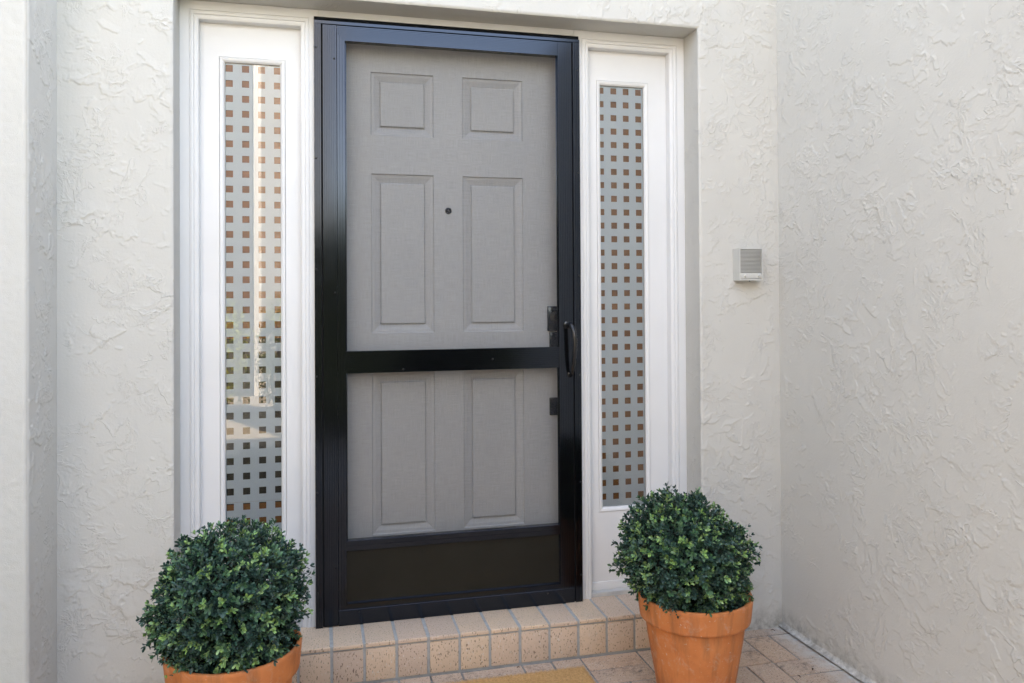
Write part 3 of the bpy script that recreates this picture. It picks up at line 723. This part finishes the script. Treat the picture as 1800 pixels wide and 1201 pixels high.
# ------------------------------------------------------------------ intercom
ix0, ix1, iz0, iz1, iy = 1.518, 1.614, 1.1785, 1.297, -0.150
ic = empty('intercom', (ix0+0.048, YW, iz0)); tag(ic, 'small cream plastic intercom box with slatted speaker grille on the wall', 'intercom')
bm = bmesh.new()
add_box(bm, ix0, ix1, iy+0.010, YW+0.004, iz0, iz1)          # body
add_box(bm, ix0, ix0+0.004, iy, iy+0.0102, iz0, iz1); add_box(bm, ix1-0.004, ix1, iy, iy+0.0102, iz0, iz1)
add_box(bm, ix0+0.004, ix1-0.004, iy, iy+0.0102, iz1-0.0035, iz1); add_box(bm, ix0+0.004, ix1-0.004, iy, iy+0.0102, iz0, iz0+0.0055)
link('case', bm_mesh(bm, 'case'), M_ICOM, ic)
box('recess', ix0+0.0041, ix1-0.0041, iy+0.0085, iy+0.0099, iz0+0.030, iz1-0.0036, M_ICDK, ic, 0)
ns = 17; zA = iz0+0.031; zB = iz1-0.0045; pt = (zB-zA)/ns
for i in range(ns): box('slat', ix0+0.0043, ix1-0.0043, iy+0.001, iy+0.006, zA+pt*i+0.0006, zA+pt*i+0.0006+pt*0.52, M_ICOM, ic, 0.0005, 1)
box('control_panel', ix0+0.0048, ix1-0.0048, iy+0.0012, iy+0.0098, iz0+0.0068, iz0+0.0285, M_ICOM, ic, 0.001)
for kx in (0.0235, 0.0795): lathe('knob', [(0.0, 0.006), (0.0035, 0.006), (0.0045, 0.0045), (0.0058, 0.001), (0.006, 0.0)], M_ICOM, ic, 20, 'Y', (ix0+kx, iy+0.0012, iz0+0.0168))
sweep('wire_end', [(ix0+0.052, iy+0.02, iz0+0.001), (ix0+0.053, iy+0.02, iz0-0.005)], [0.0012, 0.0010], M_GAP, ic, 8)

# ------------------------------------------------------------------ pots and topiary
def pot(x, y, label, rz):
    root = empty('terracotta_pot', (x, y, FLOOR+0.001)); tag(root, label, 'flower pot', 'terracotta pots flanking the door')
    prof = [(0.0, 0.012), (0.02, 0.0), (0.108, 0.0), (0.114, 0.003), (0.118, 0.010), (0.1525, 0.2445), (0.155, 0.2455), (0.166, 0.2445), (0.1705, 0.248), (0.1720, 0.255), (0.1775, 0.306), (0.1785, 0.314), (0.1765, 0.319), (0.172, 0.3205), (0.166, 0.318), (0.162, 0.310), (0.156, 0.262), (0.150, 0.20), (0.12, 0.03), (0.0, 0.03)]
    me_o = lathe('body', prof, M_TERRA, None, 96, 'Z', (0, 0, 0)); me_o.parent = root
    me = me_o.data; co = np.empty(len(me.vertices)*3, np.float32); me.vertices.foreach_get('co', co); co = co.reshape(-1, 3)
    a = np.arctan2(co[:, 1], co[:, 0]); rr = np.hypot(co[:, 0], co[:, 1]); s_ = 1+0.004*np.sin(2*a+rz)+0.0025*np.sin(5*a+2*rz+co[:, 2]*9)
    co[:, 0] *= s_; co[:, 1] *= s_; me.vertices.foreach_set('co', co.ravel()); me.update()
    # embossed maker's cartouche on the rim (blank)
    V = []; F = []
    ca = rz
    for i in range(7):
        t = ca+(i/6-0.5)*0.30
        for zz, rr_ in ((0.266, 0.1733), (0.286, 0.1757)):
            V.append(((rr_+0.0010)*math.cos(t), (rr_+0.0010)*math.sin(t), zz))
    F = [(i*2, i*2+2, i*2+3, i*2+1) for i in range(6)]
    st = bpy.data.objects.new('stamp', pydata('stamp', V, F)); COL.objects.link(st); st.data.materials.append(M_TERRA); st.parent = root
    so = lathe('soil', [(0.0, 0.272), (0.06, 0.274), (0.11, 0.270), (0.150, 0.266), (0.1535, 0.25)], M_SOIL, None, 48, 'Z', (0, 0, 0)); so.parent = root
    return root
pot(1.160, -0.483, 'terracotta pot standing on the pavers at the right end of the step', -1.35)
pot(-0.212, -0.518, 'weathered terracotta pot cut off by the lower left picture edge', -2.3)

def leaf_geo(L, W, curl, col, r):
    """six-triangle folded leaf along +x, returns verts, faces, colours"""
    z1 = 0.12*L*curl; fold = 0.16*W
    V = np.array([(0, 0, 0), (0.42*L, 0, z1-fold), (L, 0, z1*0.2-0.05*L*curl), (0.34*L, 0.42*W, z1*0.8), (0.76*L, 0.44*W, z1), (0.34*L, -0.42*W, z1*0.8), (0.76*L, -0.44*W, z1)])
    F = [(0, 1, 3), (3, 1, 4), (1, 2, 4), (0, 5, 1), (5, 6, 1), (1, 6, 2)]
    return V, F
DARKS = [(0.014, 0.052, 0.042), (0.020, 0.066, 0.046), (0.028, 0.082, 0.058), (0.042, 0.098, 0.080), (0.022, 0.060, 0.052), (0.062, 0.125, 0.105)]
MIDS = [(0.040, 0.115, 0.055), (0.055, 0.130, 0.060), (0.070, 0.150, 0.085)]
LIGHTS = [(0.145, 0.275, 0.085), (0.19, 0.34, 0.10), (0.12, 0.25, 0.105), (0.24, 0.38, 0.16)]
def sprig_geo(r, style):
    """leafy shoot along +z: opposite pairs climbing to a terminal rosette"""
    Vs = []; Fs = []; Cs = []; o = 0
    n = r.integers(4, 6); Ls = r.uniform(0.030, 0.042)
    for k in range(n):
        t = k/(n-1); h = Ls*(0.1+0.9*t)
        m = 2 if k < n-1 else 4
        for j in range(m):
            a = k*1.57+j*2*math.pi/m+r.normal(0, 0.3)
            tilt = r.uniform(0.35, 0.85)+0.3*t
            L = r.uniform(0.0125, 0.0195)*(1 if k < n-1 else 0.85); W = L*r.uniform(0.38, 0.50)
            V, F = leaf_geo(L, W, r.uniform(-0.6, 1.4), None, r)
            # raise by tilt, turn by a
            ct, st = math.cos(tilt), math.sin(tilt); V = np.stack([V[:, 0]*ct-V[:, 2]*st, V[:, 1], V[:, 0]*st+V[:, 2]*ct], 1)
            ca, sa = math.cos(a), math.sin(a); V = np.stack([V[:, 0]*ca-V[:, 1]*sa, V[:, 0]*sa+V[:, 1]*ca, V[:, 2]+h], 1)
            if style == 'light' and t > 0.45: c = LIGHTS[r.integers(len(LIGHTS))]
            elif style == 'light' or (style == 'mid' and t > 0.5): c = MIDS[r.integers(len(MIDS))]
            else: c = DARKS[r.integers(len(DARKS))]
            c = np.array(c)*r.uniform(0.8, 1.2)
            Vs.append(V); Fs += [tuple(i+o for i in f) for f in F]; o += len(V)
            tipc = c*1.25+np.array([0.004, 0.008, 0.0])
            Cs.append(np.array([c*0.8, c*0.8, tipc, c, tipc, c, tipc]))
    # stalk
    s_ = 0.0008
    V = np.array([(s_, 0, -0.035), (-s_*0.5, s_*0.87, -0.035), (-s_*0.5, -s_*0.87, -0.035), (0, 0, Ls)]); Vs.append(V); Fs += [(o, o+1, o+3), (o+1, o+2, o+3), (o+2, o, o+3)]; Cs.append(np.tile(np.array([[0.03, 0.04, 0.018]]), (4, 1)))
    return np.concatenate(Vs), Fs, np.concatenate(Cs)
def tinted(name, V, F, C):
    me = pydata(name, V, F) if len(F) < 5000 else fast_mesh(name, V, np.array(F))
    at = me.color_attributes.new('tint', 'FLOAT_COLOR', 'POINT')
    at.data.foreach_set('color', np.concatenate([C, np.ones((len(C), 1))], 1).astype(np.float32).ravel())
    me.materials.append(M_LEAF); me.polygons.foreach_set('use_smooth', [True]*len(me.polygons)); return me
lr = np.random.default_rng(33)
styles = ['dark']*7+['mid']*4+['light']*5
VAR = [sprig_geo(lr, s) for s in styles]
VME = [tinted('sprig_'+s, *g_) for s, g_ in zip(styles, VAR)]
def frame_to(nv, roll):
    z = Vector(nv).normalized(); x = z.orthogonal().normalized(); x = Matrix.Rotation(roll, 3, z) @ x; y = z.cross(x)
    return Matrix((x, y, z)).transposed()
def topiary(x, y, cz, rad, seed, label):
    r = np.random.default_rng(seed); px_ = x if x < 0 else 1.16
    root = empty('boxwood_topiary', (x, y, FLOOR+0.27)); tag(root, label, 'topiary', 'boxwood balls in the terracotta pots')
    base_ = Vector(root.location); c = Vector((x, y, cz))
    sweep('stem', [(x, y, FLOOR+0.26), (x+0.003, y, FLOOR+0.33), (x, y+0.002, cz)], [0.012, 0.011, 0.009], M_TWIG, root, 8)
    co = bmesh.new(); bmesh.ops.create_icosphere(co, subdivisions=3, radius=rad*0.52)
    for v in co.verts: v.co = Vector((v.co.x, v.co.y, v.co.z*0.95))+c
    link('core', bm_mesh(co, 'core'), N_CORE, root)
    # shoots over the ball, several depths
    cand = []
    n = 2000
    for i in range(n):
        zt = 1-2*(i+0.5)/n; ph_ = i*2.399963+r.normal(0, 0.15); rr = math.sqrt(max(0, 1-zt*zt))
        d = Vector((rr*math.cos(ph_), rr*math.sin(ph_), zt))
        if d.z < -0.93: continue
        lump = 0.030*(fbm(np.array([d.x*1.5+7+seed]), np.array([d.z*1.5+d.y+7]), 0.55, seed, 2)[0]-0.5)*2
        depth = r.choice([0.0, 0.018, 0.040], p=[0.45, 0.33, 0.22])
        rad_ = rad-0.030+lump-depth+r.normal(0, 0.004)
        if r.random() < 0.12: rad_ += r.uniform(0.006, 0.022)
        if r.random() < 0.012: rad_ += r.uniform(0.015, 0.03)
        p = c+Vector((d.x, d.y, d.z*0.96))*rad_
        hd = math.hypot(p.x-px_, p.y-y)
        lim = 0.138 if p.z < FLOOR+0.345 else 9
        if hd > lim: p.x = px_+(p.x-px_)*lim/hd; p.y = y+(p.y-y)*lim/hd; p.z = max(p.z, FLOOR+0.285)
        nv = (d+Vector(r.normal(0, 0.34, 3))+Vector((0, 0, 0.18))).normalized()
        # dark shoots deeper, fresh tips outside
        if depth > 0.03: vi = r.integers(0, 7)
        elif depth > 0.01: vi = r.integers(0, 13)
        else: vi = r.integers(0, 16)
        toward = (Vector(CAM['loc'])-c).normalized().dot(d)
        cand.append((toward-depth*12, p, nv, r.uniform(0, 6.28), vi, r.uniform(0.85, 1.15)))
    for i in range(210):      # skirt of shoots filling the mouth of the pot
        a = r.uniform(0, 6.283); q = 0.146*math.sqrt(r.uniform(0.35, 1)); d = Vector((math.cos(a), math.sin(a), 0))
        p = Vector((px_+d.x*q, y+d.y*q, FLOOR+r.uniform(0.285, 0.365)))
        nv = (d+Vector((0, 0, r.uniform(0.0, 1.2)))+Vector(r.normal(0, 0.3, 3))).normalized()
        cand.append(((Vector(CAM['loc'])-c).normalized().dot(d)-0.15, p, nv, r.uniform(0, 6.28), r.integers(0, 13), r.uniform(0.8, 1.1)))
    cand.sort(key=lambda t: -t[0])
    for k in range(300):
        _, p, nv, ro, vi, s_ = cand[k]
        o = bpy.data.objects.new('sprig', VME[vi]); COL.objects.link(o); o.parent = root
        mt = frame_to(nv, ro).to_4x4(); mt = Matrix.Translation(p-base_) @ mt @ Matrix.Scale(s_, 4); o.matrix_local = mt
    Vs = []; Fs = []; Cs = []; off = 0
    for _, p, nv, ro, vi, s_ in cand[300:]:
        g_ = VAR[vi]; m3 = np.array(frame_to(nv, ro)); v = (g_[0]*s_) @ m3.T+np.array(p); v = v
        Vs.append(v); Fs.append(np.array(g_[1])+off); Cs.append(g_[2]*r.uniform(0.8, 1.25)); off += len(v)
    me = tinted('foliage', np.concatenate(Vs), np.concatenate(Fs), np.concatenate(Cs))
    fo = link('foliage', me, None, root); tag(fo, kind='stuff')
    return root
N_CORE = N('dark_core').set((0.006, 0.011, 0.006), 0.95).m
topiary(1.122, -0.483, 0.303, 0.188, 5, 'clipped boxwood ball in the pot by the right stucco wall')
topiary(-0.221, -0.518, 0.305, 0.195, 11, 'clipped boxwood ball in the pot below the left sidelight')

# ------------------------------------------------------------------ doormat
mx0, mx1, my0, my1, mz = 0.112, 0.871, -0.70, -0.245, FLOOR+0.002
mat_o = empty('doormat', (0.49, -0.47, mz)); tag(mat_o, 'golden coir doormat on the pavers in front of the step', 'doormat')
box('backing', mx0, mx1, my0, my1, mz, mz+0.005, M_GAP, mat_o, 0.001)
gx = seg(mx0, mx1, 0.006); gy = seg(my0, my1, 0.006); A, B = np.meshgrid(gx, gy)
Zz = mz+0.011+0.003*(fbm(A, B, 0.02, 71, 3)-0.5); ed = np.minimum(np.minimum(A-mx0, mx1-A), np.minimum(B-my0, my1-B)); Zz = np.where(ed < 1e-6, mz+0.004, Zz)
o = link('pile', fast_mesh('pile', np.stack([A, B, Zz], -1).reshape(-1, 3), grid_faces(len(gx), len(gy))), M_COIR, mat_o, smooth=True)
nf = 36000; fr = np.random.default_rng(77)
# denser where the picture shows the mat
fx = fr.uniform(mx0, mx1, nf); fyy = np.where(fr.random(nf) < 0.75, fr.uniform(-0.42, my1, nf), fr.uniform(my0, my1, nf))
b0 = np.stack([fx, fyy, np.full(nf, mz+0.006)], 1); an = fr.uniform(0, 6.283, nf); ln = fr.uniform(0.008, 0.0125, nf); le = np.abs(fr.normal(0, 0.0035, nf)); la = fr.uniform(0, 6.283, nf)
wd = 0.0006; ax = np.stack([np.cos(an)*wd, np.sin(an)*wd, np.zeros(nf)], 1); tip = b0+np.stack([np.cos(la)*le, np.sin(la)*le, ln], 1)
ax2 = np.stack([-np.sin(an)*wd, np.cos(an)*wd, np.zeros(nf)], 1)
V = np.stack([b0-ax, b0+ax, b0+ax2*1.7, tip], 1).reshape(-1, 3); k = np.arange(nf)*4
T = np.concatenate([np.stack([k, k+1, k+3], 1), np.stack([k+1, k+2, k+3], 1), np.stack([k+2, k, k+3], 1)])
o = link('bristles', fast_mesh('bristles', V, T), M_COIR, mat_o); tag(o, kind='stuff')

# ------------------------------------------------------------------ small debris on the paving
M_DRY = mat_plain('dry_leaf_brown', (0.03, 0.014, 0.007), (0.07, 0.03, 0.014), 60, 0.8)
DEB = [(1.612, -0.437, 0.7, 'curled dead leaf on the paver against the right wall foot'), (1.538, -0.470, 1.9, 'thin dead leaf sliver on the reddish paver near the right wall'), (0.663, -0.178, 0.2, 'dead leaf fragment on the paver behind the doormat'), (1.655, -0.128, 2.6, 'dead leaf scrap in the corner where the two walls meet')]
for x, y, a, lb in DEB:
    L = random.uniform(0.010, 0.016); W = L*0.38; V = []; F = []
    for i in range(5):
        t = i/4; ww = W*math.sin(math.pi*(0.08+0.84*t)); zz = 0.0012+0.003*math.sin(math.pi*t)
        for s in (-1, 0, 1): V.append((L*(t-0.5), s*ww/2, zz+abs(s)*0.0012))
        for s in (-1, 0, 1): V.append((L*(t-0.5), s*ww/2, zz+abs(s)*0.0012-0.0006))
    for i in range(4):
        for s in range(2):
            p_ = i*6+s; F.append((p_, p_+6, p_+7, p_+1)); F.append((p_+3, p_+4, p_+10, p_+9))
    o = link('dead_leaf', pydata('dead_leaf', V, F), M_DRY); o.location = (x, y, FLOOR+0.001); o.rotation_euler = (0, 0, a); tag(o, lb, 'leaf', 'dead leaf bits on the paving')

# ------------------------------------------------------------------ garden and added pieces behind the camera (seen in the glass and the black paint)
M_HEDGE = mat_plain('shrub_leaf', (0.14, 0.22, 0.03), (0.36, 0.40, 0.08), 6, 0.6)
M_TREE = mat_plain('tree_leaf', (0.03, 0.055, 0.015), (0.06, 0.10, 0.03), 3, 0.6)
M_BARK = mat_plain('bark', (0.05, 0.035, 0.025), (0.10, 0.075, 0.055), 12, 0.9)
def leaf_cloud(name, c, rx, ry, rz_, n, size, mat, parent, seed):
    r = np.random.default_rng(seed); d = r.normal(size=(n, 3)); d /= np.linalg.norm(d, axis=1)[:, None]
    q = r.uniform(0.55, 1.0, n)[:, None]*(0.8+0.4*fbm(d[:, 0]*2+9, d[:, 2]*2+d[:, 1]+9, 0.7, seed, 2))[:, None]
    p = d*q*np.array([rx, ry, rz_])+np.array(c)
    a = r.normal(size=(n, 3)); a /= np.linalg.norm(a, axis=1)[:, None]; b = np.cross(a, d); b /= np.linalg.norm(b, axis=1)[:, None]+1e-6
    s = r.uniform(0.6, 1.3, n)[:, None]*size
    V = np.stack([p-a*s, p+b*s*0.45, p+a*s, p-b*s*0.45], 1).reshape(-1, 3); k = np.arange(n)*4
    o = link(name, fast_mesh(name, V, np.stack([k, k+1, k+2, k+3], 1)), mat, parent); return o
def shrub(x, y, w_, h_, seed, label):
    t = empty('shrub', (x, y, -0.2)); tag(t, label, 'shrub', 'garden shrubs behind the viewer')
    sweep('stem', [(x, y, -0.25), (x+0.02, y, h_*0.5)], [0.03, 0.015], M_BARK, t, 8); leaf_cloud('foliage', (x, y, h_*0.45-0.1), w_, w_*0.8, h_*0.52, 1500, 0.05 if w_ > 0.5 else 0.028, M_HEDGE, t, seed)
for i, (x, y, w_, h_) in enumerate([(-0.42, -6.0, 0.22, 1.34), (0.4, -12.4, 0.9, 1.3), (1.9, -12.0, 0.8, 1.2), (-0.98, -6.3, 0.34, 1.36)]):
    shrub(x, y, w_, h_, 50+i, ['bushy sunlit shrub reflected in the left sidelight glass', 'sunlit shrub beyond the driveway, second from the white post', 'sunlit shrub beyond the driveway, farthest from the white post', 'dense shrub beside the one reflected in the left sidelight glass'][i])
def tree(x, y, h_, w_, seed, label):
    t = empty('garden_tree', (x, y, -0.2)); tag(t, label, 'tree', 'trees across the garden')
    sweep('trunk', [(x, y, -0.3), (x+0.1, y, h_*0.35), (x, y, h_*0.75)], [0.16, 0.11, 0.05], M_BARK, t, 10); leaf_cloud('crown', (x, y, h_*0.58), w_, w_, h_*0.45, 3000, 0.13, M_TREE, t, seed)
for i, (x, y, h_, w_) in enumerate([(1.6, -26, 4.6, 2.4), (6.0, -24, 5.0, 2.6), (10.5, -23, 5.2, 2.6), (-7.5, -26, 5.0, 2.6)]):
    tree(x, y, h_, w_, 80+i, ['leafy tree across the garden straight behind the viewer', 'leafy tree across the garden, second to the right', 'leafy tree across the garden, farthest right', 'leafy tree across the garden on the far left'][i])
po = box('reflection_post', -0.80, -0.705, -8.10, -8.0, -0.2, 4.2, M_WH, bevel=0.004); tag(po, 'white sunlit post added behind the viewer to reflect as a bright strip in the left sidelight', 'post')  # added post, makes the bright strip reflected in the sidelight glass
M_SHADE_DARK = mat_plain('shade_dark_paint', (0.10, 0.105, 0.115), (0.13, 0.135, 0.145), 4, 0.7)  # dark colour stands in for the shade reflected left of the post
gw = box('shade_stand_in_wall', -5.0, -0.815, -8.2, -8.0, -0.2, 4.2, M_SHADE_DARK, bevel=0.004); tag(gw, 'wall added behind the viewer beside the white post, coloured dark in place of shade', 'wall')  # added wall, there only to reflect dark in the left glass

M_DKHEDGE = mat_plain('dark_hedge_leaf', (0.012, 0.028, 0.012), (0.03, 0.055, 0.022), 6, 0.6)
he = empty('reflection_hedge', (1.0, -4.8, -0.2)); tag(he, 'tall dark hedge added unseen behind the viewer to darken the door frame reflections', 'hedge')  # added out of view so the black frame reflects something dark
hr = np.random.default_rng(91); nh = 16000
hp = np.stack([hr.uniform(-0.26, 2.4, nh), -4.5-np.abs(hr.normal(0, 0.12, nh)), hr.uniform(-0.15, 1.0, nh)], 1)
hp[:, 2] = -0.15+(hp[:, 2]+0.15)/1.15*(1.65+0.45*(fbm(hp[:, 0]+9, hp[:, 1], 0.4, 95, 2)))
ha = hr.normal(size=(nh, 3)); ha /= np.linalg.norm(ha, axis=1)[:, None]; hbv = np.cross(ha, hr.normal(size=(nh, 3))); hbv /= np.linalg.norm(hbv, axis=1)[:, None]
hsz = hr.uniform(0.025, 0.05, nh)[:, None]; hk = np.arange(nh)*4
o = link('foliage', fast_mesh('foliage', np.stack([hp-ha*hsz, hp+hbv*hsz*0.5, hp+ha*hsz, hp-hbv*hsz*0.5], 1).reshape(-1, 3), np.stack([hk, hk+1, hk+2, hk+3], 1)), M_DKHEDGE, he)
box('inner_twigs', -0.2, 2.3, -5.2, -4.65, -0.18, 1.65, M_DKHEDGE, he, 0)

cw = box('sky_block_wall', -2.25, -2.05, -6.2, PY-0.002, -0.2, 3.2, M_ST, bevel=0.01); tag(cw, 'plain stucco wall added left of the viewer to cut the side light, outside the picture', 'wall')  # added unseen wall, holds back low sky light from the left

nb = box('neighbour_house', -4.5, 0.4, -20.0, -17.0, -0.2, 8.5, mat_plain('neighbour_render', (0.30, 0.285, 0.28), (0.36, 0.345, 0.335), 2, 0.9), bevel=0.02); tag(nb, 'pale rendered house side reflected in the left sidelight', 'house')
